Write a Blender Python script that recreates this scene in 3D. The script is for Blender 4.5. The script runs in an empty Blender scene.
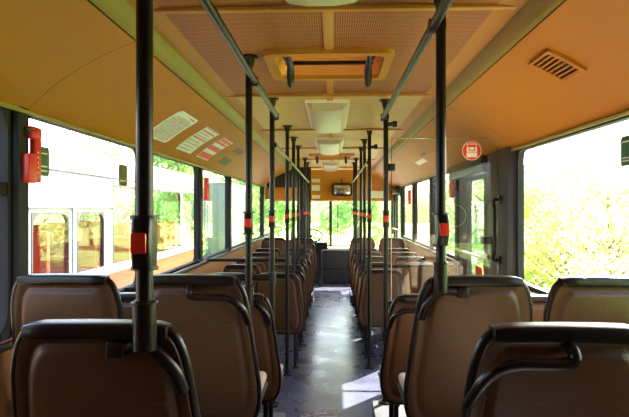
import bpy, bmesh, math, random
from mathutils import Vector, Matrix
R = math.radians
random.seed(7)
S = bpy.context.scene
COL = S.collection
# ------------------------------------------------------------------ camera, sky, sun, exposure
CAM = Vector((0.02, 0.0, 1.5)); F = 565.0; YAW = R(1.88)
cd = bpy.data.cameras.new('camera'); cam = bpy.data.objects.new('camera', cd); COL.objects.link(cam)
cam.location = CAM; cam.rotation_euler = (R(90), 0, YAW)
cd.sensor_width = 36.0; cd.lens = F / 629.0 * 36.0; cd.clip_start = 0.02; cd.clip_end = 300
S.camera = cam
W = bpy.data.worlds.new('sky'); S.world = W; W.use_nodes = True
wn = W.node_tree.nodes; wl = W.node_tree.links
bg = wn['Background']; sky = wn.new('ShaderNodeTexSky'); sky.sky_type = 'NISHITA'
sky.sun_disc = False; sky.sun_elevation = R(46); sky.sun_rotation = R(41); sky.air_density = 1.0; sky.dust_density = 4.0; sky.ozone_density = 1.0
wl.new(sky.outputs[0], bg.inputs[0]); bg.inputs[1].default_value = 2.3
sd = bpy.data.lights.new('sun', 'SUN'); sun = bpy.data.objects.new('sun', sd); COL.objects.link(sun)
sd.energy = 85.0; sd.angle = R(0.6); sd.color = (1.0, 0.93, 0.82)
sv = Vector((0.64 * 0.695, 0.768 * 0.695, 0.719)).normalized()
sun.rotation_euler = sv.to_track_quat('Z', 'Y').to_euler(); sun.location = (8, 12, 10)
S.view_settings.view_transform = 'Standard'; S.view_settings.look = 'None'
S.view_settings.exposure = -0.6; S.view_settings.gamma = 1.0; S.view_settings.use_curve_mapping = False

# ------------------------------------------------------------------ materials
def lin(c):
    return tuple(((v / 255.0) / 12.92 if v / 255.0 <= 0.04045 else ((v / 255.0 + 0.055) / 1.055) ** 2.4) for v in c) + (1.0,)
def mat(name, rgb, rough=0.5, metal=0.0, var=0.12, scale=6.0, bump=0.0, bscale=80.0, coat=0.0, spec=0.5):
    m = bpy.data.materials.new(name); m.use_nodes = True
    n = m.node_tree.nodes; l = m.node_tree.links; b = n['Principled BSDF']
    b.inputs['Roughness'].default_value = rough; b.inputs['Metallic'].default_value = metal
    b.inputs['Coat Weight'].default_value = coat; b.inputs['Coat Roughness'].default_value = 0.22; b.inputs['Specular IOR Level'].default_value = spec
    tc = n.new('ShaderNodeTexCoord'); nz = n.new('ShaderNodeTexNoise'); nz.inputs['Scale'].default_value = scale
    nz.inputs['Detail'].default_value = 4
    l.new(tc.outputs['Object'], nz.inputs['Vector'])
    rp = n.new('ShaderNodeValToRGB'); c = lin(rgb)
    rp.color_ramp.elements[0].position = 0.3; rp.color_ramp.elements[1].position = 0.7
    rp.color_ramp.elements[0].color = tuple(v * (1 - var) for v in c[:3]) + (1,)
    rp.color_ramp.elements[1].color = tuple(min(1, v * (1 + var)) for v in c[:3]) + (1,)
    l.new(nz.outputs[0], rp.inputs[0]); l.new(rp.outputs[0], b.inputs['Base Color'])
    if bump:
        nb = n.new('ShaderNodeTexNoise'); nb.inputs['Scale'].default_value = bscale
        l.new(tc.outputs['Object'], nb.inputs['Vector'])
        bp = n.new('ShaderNodeBump'); bp.inputs['Strength'].default_value = bump; bp.inputs['Distance'].default_value = 0.004
        l.new(nb.outputs[0], bp.inputs['Height']); l.new(bp.outputs[0], b.inputs['Normal'])
    return m
def glassmat(name, tint=(1, 1, 1), refl=1.0, rough=0.01):
    m = bpy.data.materials.new(name); m.use_nodes = True
    n = m.node_tree.nodes; l = m.node_tree.links; n.clear()
    o = n.new('ShaderNodeOutputMaterial'); mx = n.new('ShaderNodeMixShader'); t = n.new('ShaderNodeBsdfTransparent')
    g = n.new('ShaderNodeBsdfGlossy'); f = n.new('ShaderNodeFresnel')
    gm = n.new('ShaderNodeNewGeometry'); mr = n.new('ShaderNodeMapRange'); mr.inputs[3].default_value = 1.45; mr.inputs[4].default_value = 1 / 1.45
    l.new(gm.outputs['Backfacing'], mr.inputs[0]); l.new(mr.outputs[0], f.inputs[0])
    mu = n.new('ShaderNodeMath'); mu.operation = 'MULTIPLY'; mu.inputs[1].default_value = refl
    t.inputs[0].default_value = tint + (1,); g.inputs['Roughness'].default_value = rough
    l.new(f.outputs[0], mu.inputs[0]); l.new(mu.outputs[0], mx.inputs[0]); l.new(t.outputs[0], mx.inputs[1]); l.new(g.outputs[0], mx.inputs[2])
    l.new(mx.outputs[0], o.inputs[0])
    return m
def nodes_of(m): return m.node_tree.nodes, m.node_tree.links

M = {}
M['cove'] = mat('ochre_laminate', (178, 115, 20), 0.5, var=0.05, scale=1.5, spec=0.25)
M['mould'] = mat('olive_yellow_moulding', (138, 116, 34), 0.45, var=0.05)
M['plain'] = mat('plain_ceiling_laminate', (176, 122, 42), 0.5, var=0.05, spec=0.25)
M['farceil'] = mat('smooth_ceiling_lit_tone', (190, 160, 82), 0.5, var=0.05, spec=0.3)  # lighter than the rear panels: the front's brighter daylight put into the colour
M['recess'] = mat('hatch_interior', (214, 140, 50), 0.5, var=0.06)
M['shell'] = mat('brown_seat_shell', (92, 58, 30), 0.38, var=0.07, scale=9, bump=0.25, bscale=220)
M['rim'] = mat('dark_brown_rubber', (26, 17, 14), 0.32, spec=0.4, var=0.1, scale=20)
M['pole'] = mat('dark_enamel', (24, 18, 16), 0.3, spec=0.35, var=0.08)
M['black'] = mat('black_plastic', (22, 20, 20), 0.35, var=0.1)
M['blackdull'] = mat('black_rubber', (26, 24, 24), 0.7, var=0.1)
M['pillar'] = mat('dark_grey_brown_pillar', (46, 39, 37), 0.5, var=0.08)
M['rail'] = mat('brushed_steel', (44, 44, 46), 0.35, metal=0.7, var=0.06)
M['chrome'] = mat('chrome', (200, 200, 200), 0.15, metal=1.0, var=0.02)
M['red'] = mat('red_plastic', (226, 38, 24), 0.35, var=0.06)
M['bred'] = mat('bright_red_button', (240, 52, 36), 0.3, var=0.04)
M['green'] = mat('green_sign', (40, 100, 62), 0.4, var=0.05)
M['white'] = mat('white_paper', (232, 230, 222), 0.5, var=0.03)
M['ivory'] = mat('ivory_plastic', (232, 222, 196), 0.4, var=0.03)
M['cushion'] = mat('beige_seat_cushion', (176, 160, 136), 0.75, var=0.1, scale=40)
M['wall'] = mat('tan_wall_laminate', (142, 90, 40), 0.45, var=0.06)
M['podium'] = mat('grey_podium_vinyl', (80, 80, 86), 0.4, var=0.12, scale=14)
M['dash'] = mat('dark_dashboard', (48, 46, 46), 0.55, var=0.1)
M['asphalt'] = mat('asphalt', (120, 120, 118), 0.9, var=0.15, scale=4)
M['grass'] = mat('spring_grass', (120, 150, 60), 0.95, var=0.25, scale=3)
M['bark'] = mat('bark', (110, 92, 74), 0.9, var=0.25, scale=12)
M['buswhite'] = mat('white_vehicle_paint', (140, 142, 148), 0.3, var=0.03)
M['busred'] = mat('red_vehicle_paint', (88, 8, 6), 0.3, var=0.05)
M['yellow'] = mat('yellow_paint', (236, 190, 50), 0.4, var=0.05)
M['orangefab'] = mat('orange_seat_fabric', (190, 48, 14), 0.7, var=0.1)
M['bluegrey'] = mat('blue_grey_post', (120, 150, 165), 0.4, var=0.05)
M['tyre'] = mat('tyre_rubber', (30, 30, 30), 0.8, var=0.1)
M['concrete'] = mat('grey_cladding', (140, 140, 140), 0.7, var=0.1)
M['brownlabel'] = mat('brown_label', (120, 62, 30), 0.5, var=0.05)
M['olive'] = mat('olive_label', (96, 92, 52), 0.5, var=0.05)
M['glass'] = glassmat('clear_window_glass', (0.96, 0.98, 0.97), 0.7)
M['screen'] = glassmat('clear_screen_glass', (0.97, 0.98, 0.97), 1.0)
M['gold'] = mat('etched_ring', (210, 205, 190), 0.6, var=0.02)
def leafmat(name, rgb):
    m = mat(name, rgb, 0.6, var=0.3, scale=1.3)
    n, l = nodes_of(m); b = n['Principled BSDF']; o = n['Material Output']
    tr = n.new('ShaderNodeBsdfTranslucent'); tr.inputs[0].default_value = lin(rgb)
    mx = n.new('ShaderNodeMixShader'); mx.inputs[0].default_value = 0.45
    l.new(b.outputs[0], mx.inputs[1]); l.new(tr.outputs[0], mx.inputs[2]); l.new(mx.outputs[0], o.inputs[0])
    return m
M['leafy'] = leafmat('yellow_green_leaves', (212, 220, 130))
M['leafg'] = leafmat('mid_green_leaves', (178, 206, 142))
M['leafd'] = leafmat('fresh_green_leaves', (150, 188, 108))

def perforated():
    m = mat('perforated_ceiling_panel', (164, 104, 48), 0.55, var=0.04, spec=0.25)
    n, l = nodes_of(m); b = n['Principled BSDF']
    src = b.inputs['Base Color'].links[0].from_socket
    tc = n.new('ShaderNodeTexCoord'); sp = n.new('ShaderNodeSeparateXYZ'); l.new(tc.outputs['Object'], sp.inputs[0])
    def mth(op, a, bb=None, c=None):
        k = n.new('ShaderNodeMath'); k.operation = op
        for i, v in enumerate((a, bb, c)):
            if v is None: continue
            if hasattr(v, 'is_linked'): l.new(v, k.inputs[i])
            else: k.inputs[i].default_value = v
        return k.outputs[0]
    fx = mth('FRACT', mth('MULTIPLY', sp.outputs[0], 1 / 0.0095)); fy = mth('FRACT', mth('MULTIPLY', sp.outputs[1], 1 / 0.055))
    hole = mth('MULTIPLY', mth('LESS_THAN', fx, 0.36), mth('LESS_THAN', fy, 0.86))
    mx = n.new('ShaderNodeMix'); mx.data_type = 'RGBA'
    l.new(hole, mx.inputs['Factor']); l.new(src, mx.inputs['A']); mx.inputs['B'].default_value = lin((92, 54, 26))
    l.new(mx.outputs['Result'], b.inputs['Base Color'])
    return m
M['perf'] = perforated()
def floormat():
    m = mat('blue_grey_vinyl_floor', (72, 75, 94), 0.32, coat=0.35, var=0.22, scale=5, bump=0.25, bscale=30)
    n, l = nodes_of(m); b = n['Principled BSDF']
    nz = n.new('ShaderNodeTexNoise'); nz.inputs['Scale'].default_value = 3.5; nz.inputs['Detail'].default_value = 6
    tc = n.new('ShaderNodeTexCoord'); l.new(tc.outputs['Object'], nz.inputs['Vector'])
    mr = n.new('ShaderNodeMapRange'); mr.inputs[1].default_value = 0.3; mr.inputs[2].default_value = 0.7
    mr.inputs[3].default_value = 0.22; mr.inputs[4].default_value = 0.38
    l.new(nz.outputs[0], mr.inputs[0]); l.new(mr.outputs[0], b.inputs['Roughness'])
    return m
M['floor'] = floormat()
def lampmat():
    m = mat('lamp_diffuser', (168, 156, 112), 0.35, var=0.02)
    n, l = nodes_of(m); b = n['Principled BSDF']
    b.inputs['Emission Color'].default_value = (1.0, 0.93, 0.66, 1); b.inputs['Emission Strength'].default_value = 0.03
    return m
M['lamp'] = lampmat()
def scratched():
    m = M['shell']; n, l = nodes_of(m); b = n['Principled BSDF']
    src = b.inputs['Base Color'].links[0].from_socket
    tc = n.new('ShaderNodeTexCoord'); mp = n.new('ShaderNodeMapping'); mp.inputs['Scale'].default_value = (14, 14, 90)
    l.new(tc.outputs['Object'], mp.inputs[0])
    nz = n.new('ShaderNodeTexNoise'); nz.inputs['Scale'].default_value = 1.6; nz.inputs['Detail'].default_value = 3; nz.inputs['Distortion'].default_value = 1.2
    l.new(mp.outputs[0], nz.inputs['Vector'])
    rp = n.new('ShaderNodeValToRGB'); e = rp.color_ramp.elements
    e[0].position = 0.66; e[0].color = (0, 0, 0, 1); e[1].position = 0.70; e[1].color = (0.2, 0.2, 0.2, 1)
    l.new(nz.outputs[0], rp.inputs[0])
    mx = n.new('ShaderNodeMix'); mx.data_type = 'RGBA'
    l.new(rp.outputs[0], mx.inputs['Factor']); l.new(src, mx.inputs['A']); mx.inputs['B'].default_value = lin((176, 146, 116))
    l.new(mx.outputs['Result'], b.inputs['Base Color'])
scratched()

# ------------------------------------------------------------------ mesh helpers
class MB:
    def __init__(s): s.bm = bmesh.new()
    def box(s, x0, x1, y0, y1, z0, z1, bev=0.0, seg=2):
        r = bmesh.ops.create_cube(s.bm, size=1.0)
        vs = r['verts']
        for v in vs:
            v.co = Vector(((x0 + x1) / 2 + v.co.x * (x1 - x0), (y0 + y1) / 2 + v.co.y * (y1 - y0), (z0 + z1) / 2 + v.co.z * (z1 - z0)))
        if bev > 0:
            es = list({e for v in vs for e in v.link_edges})
            bmesh.ops.bevel(s.bm, geom=es, offset=min(bev, 0.49 * min(abs(x1 - x0), abs(y1 - y0), abs(z1 - z0))), segments=seg, profile=0.5, affect='EDGES')
        return s
    def tube(s, pts, r, n=10, closed=False, flat=1.0, up=None):
        pts = [Vector(p) for p in pts]; N = len(pts); rings = []
        rr = r if isinstance(r, (list, tuple)) else [r] * N
        prev = None
        for i, p in enumerate(pts):
            if closed: t = (pts[(i + 1) % N] - pts[i - 1]).normalized()
            else: t = (pts[min(i + 1, N - 1)] - pts[max(i - 1, 0)]).normalized()
            if prev is None:
                ref = Vector(up) if up else (Vector((0, 0, 1)) if abs(t.z) < 0.9 else Vector((0, 1, 0)))
                a = (ref - t * ref.dot(t)).normalized()
            else: a = (prev - t * prev.dot(t)).normalized()
            prev = a; b = t.cross(a)
            rings.append([s.bm.verts.new(p + (a * math.cos(k * 2 * math.pi / n) + b * flat * math.sin(k * 2 * math.pi / n)) * rr[i]) for k in range(n)])
        m = N if closed else N - 1
        for i in range(m):
            A, B = rings[i], rings[(i + 1) % N]
            for k in range(n): s.bm.faces.new((A[k], A[(k + 1) % n], B[(k + 1) % n], B[k]))
        if not closed:
            s.bm.faces.new(list(reversed(rings[0]))); s.bm.faces.new(rings[-1])
        return s
    def cyl(s, p0, p1, r, n=16): return s.tube([p0, p1], r, n)
    def loft(s, rings, cap=True):
        vr = [[s.bm.verts.new(p) for p in rg] for rg in rings]; n = len(vr[0])
        for A, B in zip(vr, vr[1:]):
            for k in range(n): s.bm.faces.new((A[k], A[(k + 1) % n], B[(k + 1) % n], B[k]))
        if cap: s.bm.faces.new(list(reversed(vr[0]))); s.bm.faces.new(vr[-1])
        return s
    def ring(s, outer, inner, axis, a, b):
        """picture-frame shape: outer and inner outlines (same count) extruded from a to b on an axis"""
        def P(q, d): return Vector((d, q[0], q[1])) if axis == 'x' else (Vector((q[0], d, q[1])) if axis == 'y' else Vector((q[0], q[1], d)))
        n = len(outer)
        O0 = [s.bm.verts.new(P(q, a)) for q in outer]; I0 = [s.bm.verts.new(P(q, a)) for q in inner]
        O1 = [s.bm.verts.new(P(q, b)) for q in outer]; I1 = [s.bm.verts.new(P(q, b)) for q in inner]
        for k in range(n):
            j = (k + 1) % n
            s.bm.faces.new((O0[k], O0[j], I0[j], I0[k])); s.bm.faces.new((O1[j], O1[k], I1[k], I1[j]))
            s.bm.faces.new((O0[j], O0[k], O1[k], O1[j])); s.bm.faces.new((I0[k], I0[j], I1[j], I1[k]))
        return s
    def strip(s, prof, y0, y1):
        """open x,z profile swept along y"""
        A = [s.bm.verts.new((x, y0, z)) for x, z in prof]; B = [s.bm.verts.new((x, y1, z)) for x, z in prof]
        for k in range(len(prof) - 1): s.bm.faces.new((A[k], A[k + 1], B[k + 1], B[k]))
        return s
    def quad(s, *p): s.bm.faces.new([s.bm.verts.new(q) for q in p]); return s
    def build(s, name, m, parent=None, smooth=True, ang=35, kind=None, label=None):
        bmesh.ops.recalc_face_normals(s.bm, faces=s.bm.faces)
        me = bpy.data.meshes.new(name); s.bm.to_mesh(me); s.bm.free()
        me.materials.append(m)
        o = bpy.data.objects.new(name, me); COL.objects.link(o)
        if smooth:
            me.shade_smooth(); me.set_sharp_from_angle(angle=R(ang))
        if parent is not None: o.parent = parent
        if kind: o['kind'] = kind
        if label: o['label'] = label
        return o
def rrect(a0, a1, b0, b1, r, n=5):
    out = []
    for cx, cy, st in ((a1 - r, b1 - r, 0), (a0 + r, b1 - r, 90), (a0 + r, b0 + r, 180), (a1 - r, b0 + r, 270)):
        for k in range(n + 1):
            t = R(st + 90 * k / n); out.append((cx + r * math.cos(t), cy + r * math.sin(t)))
    return out
def tag(o, label, cat, group=None):
    o['label'] = label; o['category'] = cat
    if group: o['group'] = group
    return o
def thing(name, label, cat, loc=(0, 0, 0), group=None, rz=0.0):
    o = bpy.data.objects.new(name, None); COL.objects.link(o); o.location = loc; o.rotation_euler = (0, 0, rz)
    o.empty_display_size = 0.1
    return tag(o, label, cat, group)
def struct(mb, name, m, **k): return mb.build(name, m, kind='structure', **k)
def copy_tree(o, parent=None):
    c = o.copy(); COL.objects.link(c); c.parent = parent
    for ch in list(o.children): copy_tree(ch, c)
    return c
def bez(pts, n=5, r=0.03):
    """polyline with rounded corners"""
    pts = [Vector(p) for p in pts]; out = [pts[0]]
    for i in range(1, len(pts) - 1):
        a = pts[i] + (pts[i - 1] - pts[i]).normalized() * min(r, (pts[i - 1] - pts[i]).length * 0.49)
        b = pts[i] + (pts[i + 1] - pts[i]).normalized() * min(r, (pts[i + 1] - pts[i]).length * 0.49)
        for k in range(n + 1):
            t = k / n; out.append(a * (1 - t) ** 2 + pts[i] * 2 * t * (1 - t) + b * t * t)
    out.append(pts[-1]); return out

# ------------------------------------------------------------------ bus interior shell
HW = 1.215; Y0 = -1.3; Y1 = 11.6; SILL = 1.0; WTOP = 1.90; CZ = 2.24
mb = MB(); mb.box(-1.26, 1.26, Y0, 11.35, -0.08, 0.0); struct(mb, 'floor', M['floor'])
mb = MB(); mb.box(-0.001, 0.001, Y0, Y0 + .01, -.2, -.19)
mb.bm.clear()
# roof skin above everything
prof = [(-1.29, 1.99), (-1.24, 2.14), (-0.95, 2.28), (-0.5, 2.36), (0, 2.38), (0.5, 2.36), (0.95, 2.28), (1.24, 2.14), (1.29, 1.99)]
rings = []
for y in (Y0 - 0.05, Y1 + 0.1):
    rings.append([Vector((x, y, z)) for x, z in prof] + [Vector((x * 1.03, y, z + 0.03)) for x, z in reversed(prof)])
mb = MB(); mb.loft(rings, cap=True); struct(mb, 'ceiling', M['blackdull'])
# perforated centre panels, with the hatch and its second copy cut out
H1 = (2.68, 3.17); H2 = (7.75, 8.24); HX = 0.278
def ceil_z(x): return CZ + 0.012 * (1 - min(1.0, (x / 0.62) ** 2))
def ceil_patch(mb, x0, x1, y0, y1, n=6):
    xs = [x0 + (x1 - x0) * k / n for k in range(n + 1)]
    mb.strip([(x, ceil_z(x)) for x in xs], y0, y1)
JT = [0.5, 2.08, 3.68, 5.28, 6.9, 8.5, 10.1]
mb = MB()
segs = [(Y0, H1[0]), (H1[1], H2[0]), (H2[1], Y1)]
ceil_patch(mb, -0.62, 0.62, Y0, H1[0], 12); ceil_patch(mb, -0.62, 0.62, H1[1], 3.68, 12)
ceil_patch(mb, -0.62, -HX, *H1, 4); ceil_patch(mb, HX, 0.62, *H1, 4)
struct(mb, 'ceiling', M['perf'])
mb = MB(); ceil_patch(mb, -0.62, 0.62, 3.68, H2[0], 12); ceil_patch(mb, -0.62, 0.62, H2[1], Y1, 12)
ceil_patch(mb, -0.62, -HX, *H2, 4); ceil_patch(mb, HX, 0.62, *H2, 4)
struct(mb, 'ceiling', M['farceil'])
# plain side strips
mb = MB()
for s in (-1, 1):
    mb.strip([(s * 0.615, CZ + 0.0005), (s * 0.66, CZ - 0.006), (s * 0.705, CZ - 0.016)], Y0, Y1)
struct(mb, 'trim_1', M['plain'])
# battens: one lengthwise, the rest across at the panel joints
mb = MB()
for a, b in segs: mb.box(-0.022, 0.022, a, b - 0.03 if b < Y1 else b, CZ + 0.002, CZ + 0.0125 - 0.004, 0.003)
for y in JT: mb.box(-0.7, 0.7, y - 0.014, y + 0.014, CZ - 0.012, CZ + 0.004, 0.003)
struct(mb, 'trim_2', M['plain'])
# rounded mouldings
for i, s in enumerate((-1, 1)):
    mb = MB(); pr = []
    for k in range(9):
        t = k / 8; x = 0.70 + 0.052 * t; z = 2.222 - 0.062 * t - 0.012 * math.sin(math.pi * t)
        pr.append((s * x, z))
    mb.strip(pr, Y0, Y1); struct(mb, 'trim_%d' % (3 + i), M['mould'])
# cove panels with joints
CP = [(0.757, 2.158), (0.84, 2.126), (0.93, 2.083), (1.02, 2.030), (1.10, 1.972), (1.165, 1.915), (1.195, 1.885)]
PIL_L = [-0.7, 2.2, 3.65, 5.2, 6.7, 8.3, 9.9]
PIL_R = [-0.7, 0.7, 3.7, 5.5, 6.9, 8.4, 9.9]
for i, (s, js) in enumerate(((-1, PIL_L), (1, PIL_R))):
    mb = MB(); es = [Y0] + js[1:] + [Y1]
    for a, b in zip(es, es[1:]):
        A = [[(s * x, a + 0.002, z) for x, z in CP], [(s * x, b - 0.002, z) for x, z in CP]]
        mb.strip([(s * x, z) for x, z in CP], a + 0.002, b - 0.002)
    struct(mb, 'trim_%d' % (5 + i), M['cove'])
    # ledge over the windows
    mb = MB()
    mb.strip([(s * 1.190, 1.893), (s * 1.178, 1.885), (s * 1.183, 1.872), (s * 1.20, 1.876), (s * 1.216, 1.905)], Y0, Y1)
    struct(mb, 'trim_%d' % (7 + i), M['mould'])
# side walls below and above the windows
DY0, DY1 = 4.21, 5.42            # the middle door
mb = MB(); mb.box(-1.26, -HW, Y0, Y1, -0.08, SILL - 0.02); mb.box(-1.26, -HW, Y0, Y1, WTOP, 1.99); mb.box(-1.26, -HW, Y0, 0.65, SILL - 0.02, WTOP)
struct(mb, 'wall_left', M['wall'])
mb = MB()
for a, b in ((Y0, DY0), (DY1, 9.95), (10.95, Y1)): mb.box(HW, 1.26, a, b, -0.08, SILL - 0.02)
mb.box(HW, 1.26, Y0, Y1, WTOP, 1.99); mb.box(HW, 1.26, Y0, 0.65, SILL - 0.02, WTOP)
struct(mb, 'wall_right', M['wall'])
mb = MB(); mb.box(-1.26, 1.26, Y0 - 0.05, Y0, -0.08, 2.36)
struct(mb, 'wall_back', M['wall'])
# front: low wall under the windscreen and the header panel above it
mb = MB(); mb.box(-1.26, 1.26, 11.55, 11.6, -0.08, 0.72); struct(mb, 'wall_front', M['dash'])
mb = MB()
prof = [(10.75, 2.24), (10.85, 2.10), (10.93, 1.9), (10.97, 1.66), (11.0, 1.64), (11.55, 1.70)]
A = [mb.bm.verts.new((-1.2, y, z)) for y, z in prof]; B = [mb.bm.verts.new((1.2, y, z)) for y, z in prof]
for k in range(len(prof) - 1): mb.bm.faces.new((A[k], A[k + 1], B[k + 1], B[k]))
struct(mb, 'trim_9', M['cove'])
# sills
mb = MB()
mb.box(-HW - 0.005, -HW + 0.03, Y0, Y1, SILL - 0.03, SILL, 0.008)
struct(mb, 'trim_10', M['pillar'])
mb = MB()
for a, b in ((Y0, DY0), (DY1, 9.95)): mb.box(HW - 0.03, HW + 0.005, a, b, SILL - 0.03, SILL, 0.008)
struct(mb, 'trim_11', M['pillar'])
tn = [12]
def pillar(s, y, w, m='pillar', z0=SILL, d=0.022):
    mb = MB(); x0, x1 = sorted((s * (HW + 0.035), s * (HW - d)))
    mb.box(x0, x1, y - w / 2, y + w / 2, z0, WTOP + 0.005, 0.012)
    o = struct(mb, 'trim_%d' % tn[0], M[m]); tn[0] += 1; return o
pillar(-1, 2.17, 0.08, 'blackdull', d=0.03)
for y, w in ((3.65, 0.07), (5.2, 0.09), (6.7, 0.10), (8.3, 0.10), (9.9, 0.12)): pillar(-1, y, w)
pillar(1, 3.97, 0.47, 'pillar', 0.0, 0.06)
for y, w in ((0.7, 0.1), (5.46, 0.10), (6.9, 0.10), (8.4, 0.10), (9.85, 0.14), (11.0, 0.1)): pillar(1, y, w, 'pillar', SILL if 5.6 < y < 9.8 or y < 1 else 0.0)
wn_ = [1]
def window(s, y0, y1, z0=SILL, z1=WTOP, transom=None, fr=0.022, r=0.06):
    root = bpy.data.objects.new('window_%d' % wn_[0], None); COL.objects.link(root); root['kind'] = 'structure'; wn_[0] += 1
    root.location = (s * (HW + 0.02), (y0 + y1) / 2, z0)
    oy, oz = (y0 + y1) / 2, z0; h = (y1 - y0) / 2
    mb = MB(); mb.ring(rrect(-h, h, 0, z1 - z0, 0.005), rrect(-h + fr, h - fr, fr, z1 - z0 - fr, r), 'x', -0.02, 0.02)
    if transom: mb.box(-0.018, 0.018, -h + fr, h - fr, transom - z0 - 0.025, transom - z0 + 0.025, 0.006)
    mb.build('window_frame', M['blackdull'], root)
    mb = MB(); mb.box(-0.003, 0.003, -h + fr * 0.6, h - fr * 0.6, fr * 0.6, z1 - z0 - fr * 0.6); mb.build('window_pane', M['glass'], root, smooth=False)
    return root
window(-1, 0.70, 2.13, transom=1.575, r=0.1)
for a, b in ((2.21, 3.62), (3.68, 5.155), (5.245, 6.65), (6.75, 8.25), (8.35, 9.84), (9.96, 11.5)): window(-1, a, b)
for a, b in ((0.75, 3.725), (5.53, 6.85), (6.95, 8.35), (8.45, 9.78)): window(1, a, b, fr=0.03, r=0.05)
def flatwindow(y, x0, x1, z0, z1, fr=0.03, post=None):
    root = bpy.data.objects.new('window_%d' % wn_[0], None); COL.objects.link(root); root['kind'] = 'structure'; wn_[0] += 1
    root.location = (0, y, z0)
    mb = MB(); mb.ring(rrect(x0, x1, 0, z1 - z0, 0.005), rrect(x0 + fr, x1 - fr, fr, z1 - z0 - fr, 0.08), 'y', -0.02, 0.02)
    if post is not None: mb.box(post - 0.03, post + 0.03, -0.03, 0.02, fr, z1 - z0 - fr, 0.008)
    mb.build('window_frame', M['blackdull'], root)
    mb = MB(); mb.box(x0 + .01, x1 - .01, -0.003, 0.003, .01, z1 - z0 - .01); mb.build('window_pane', M['glass'], root, smooth=False)
flatwindow(11.58, -1.25, 1.25, 0.72, 1.75, post=-0.03)
# doors
def door(n, y0, y1, z1=WTOP):
    root = bpy.data.objects.new('door_%d' % n, None); COL.objects.link(root); root['kind'] = 'structure'
    root.location = (HW + 0.02, (y0 + y1) / 2, 0); w = (y1 - y0) / 2
    m_ = 0.30 if n == 1 else 0.14
    mb = MB(); mb.ring(rrect(-w, w, 0.0, z1, 0.01), rrect(-w + m_, w - m_ - 0.02, 0.14, z1 - 0.16, 0.05), 'x', -0.022, 0.022)
    leaf = mb.build('door_leaf', M['pillar'], root)
    mb = MB(); mb.box(-0.003, 0.003, -w + m_ - .01, w - m_ - .01, 0.13, z1 - 0.15); mb.build('door_pane', M['glass'], leaf, smooth=False)
    mb = MB(); mb.tube(bez([(-0.022, -w + 0.05, 1.12), (-0.07, -w + 0.06, 1.12), (-0.07, w - 0.06, 1.12), (-0.022, w - 0.05, 1.12)], r=0.02), 0.012, 8)
    mb.build('door_bar', M['ivory'], leaf)
    mb = MB(); mb.box(-0.12, -0.023, -w, w, z1 - 0.13, z1 - 0.005, 0.01); mb.build('door_gear_box', M['black'], root)
door(1, DY0, DY1 - 0.02); door(2, 9.97, 10.94)
# podiums under the rear seats, and the low one in front
def podium(x0, x1, y0, y1, z, n):
    mb = MB(); mb.box(x0, x1, y0, y1, 0.0, z, 0.01)
    o = struct(mb, 'trim_%d' % tn[0], M['podium']); tn[0] += 1
podium(-HW + .002, -0.27, Y0, 1.85, 0.343, 0); podium(0.27, HW - .002, Y0, 1.85, 0.343, 0)
podium(-HW + .002, -0.27, 1.852, 2.52, 0.355, 0); podium(0.27, HW - .002, 1.852, 2.52, 0.355, 0)
podium(-HW + .002, -0.29, 2.522, 3.70, 0.165, 0); podium(0.29, HW - .062, 2.522, 3.95, 0.165, 0)
podium(-HW + .002, -0.3, 9.0, 9.78, 0.115, 0); podium(0.3, HW - .002, 9.0, 9.78, 0.115, 0)

# ------------------------------------------------------------------ seats
BT = 0.90; BB = 0.34; TILT = 0.17
def tilt(z): return (BT - z) * TILT
def seat_outline(sx, hb=0.213, ha=None, ht=0.158, z0=BB, z1=BT - 0.012, grow=0.0):
    """rear-view outline; aisle side is sx, where the shoulder swoops lower"""
    pts = []; ha = hb if ha is None else ha; ha += grow
    hb += grow; ht += grow; z1 += grow; z0 -= grow
    def arc(p0, p1, p2, n=8):
        for k in range(n + 1):
            t = k / n; pts.append((p0[0] * (1 - t) ** 2 + p1[0] * 2 * t * (1 - t) + p2[0] * t * t, p0[1] * (1 - t) ** 2 + p1[1] * 2 * t * (1 - t) + p2[1] * t * t))
    arc((-ht + 0.02, z1), (-ht - 0.022, z1), (-ht - 0.035, z1 - 0.11))
    hl, hr = (hb, ha) if sx > 0 else (ha, hb)
    arc((-hl + 0.008, z0 + 0.16), (-hl, z0 + 0.0), (-hl + 0.08, z0), 7)
    arc((hr - 0.08, z0), (hr, z0), (hr - 0.008, z0 + 0.16), 7)
    arc((ht + 0.035, z1 - 0.11), (ht + 0.022, z1), (ht - 0.02, z1))
    return pts
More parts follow.
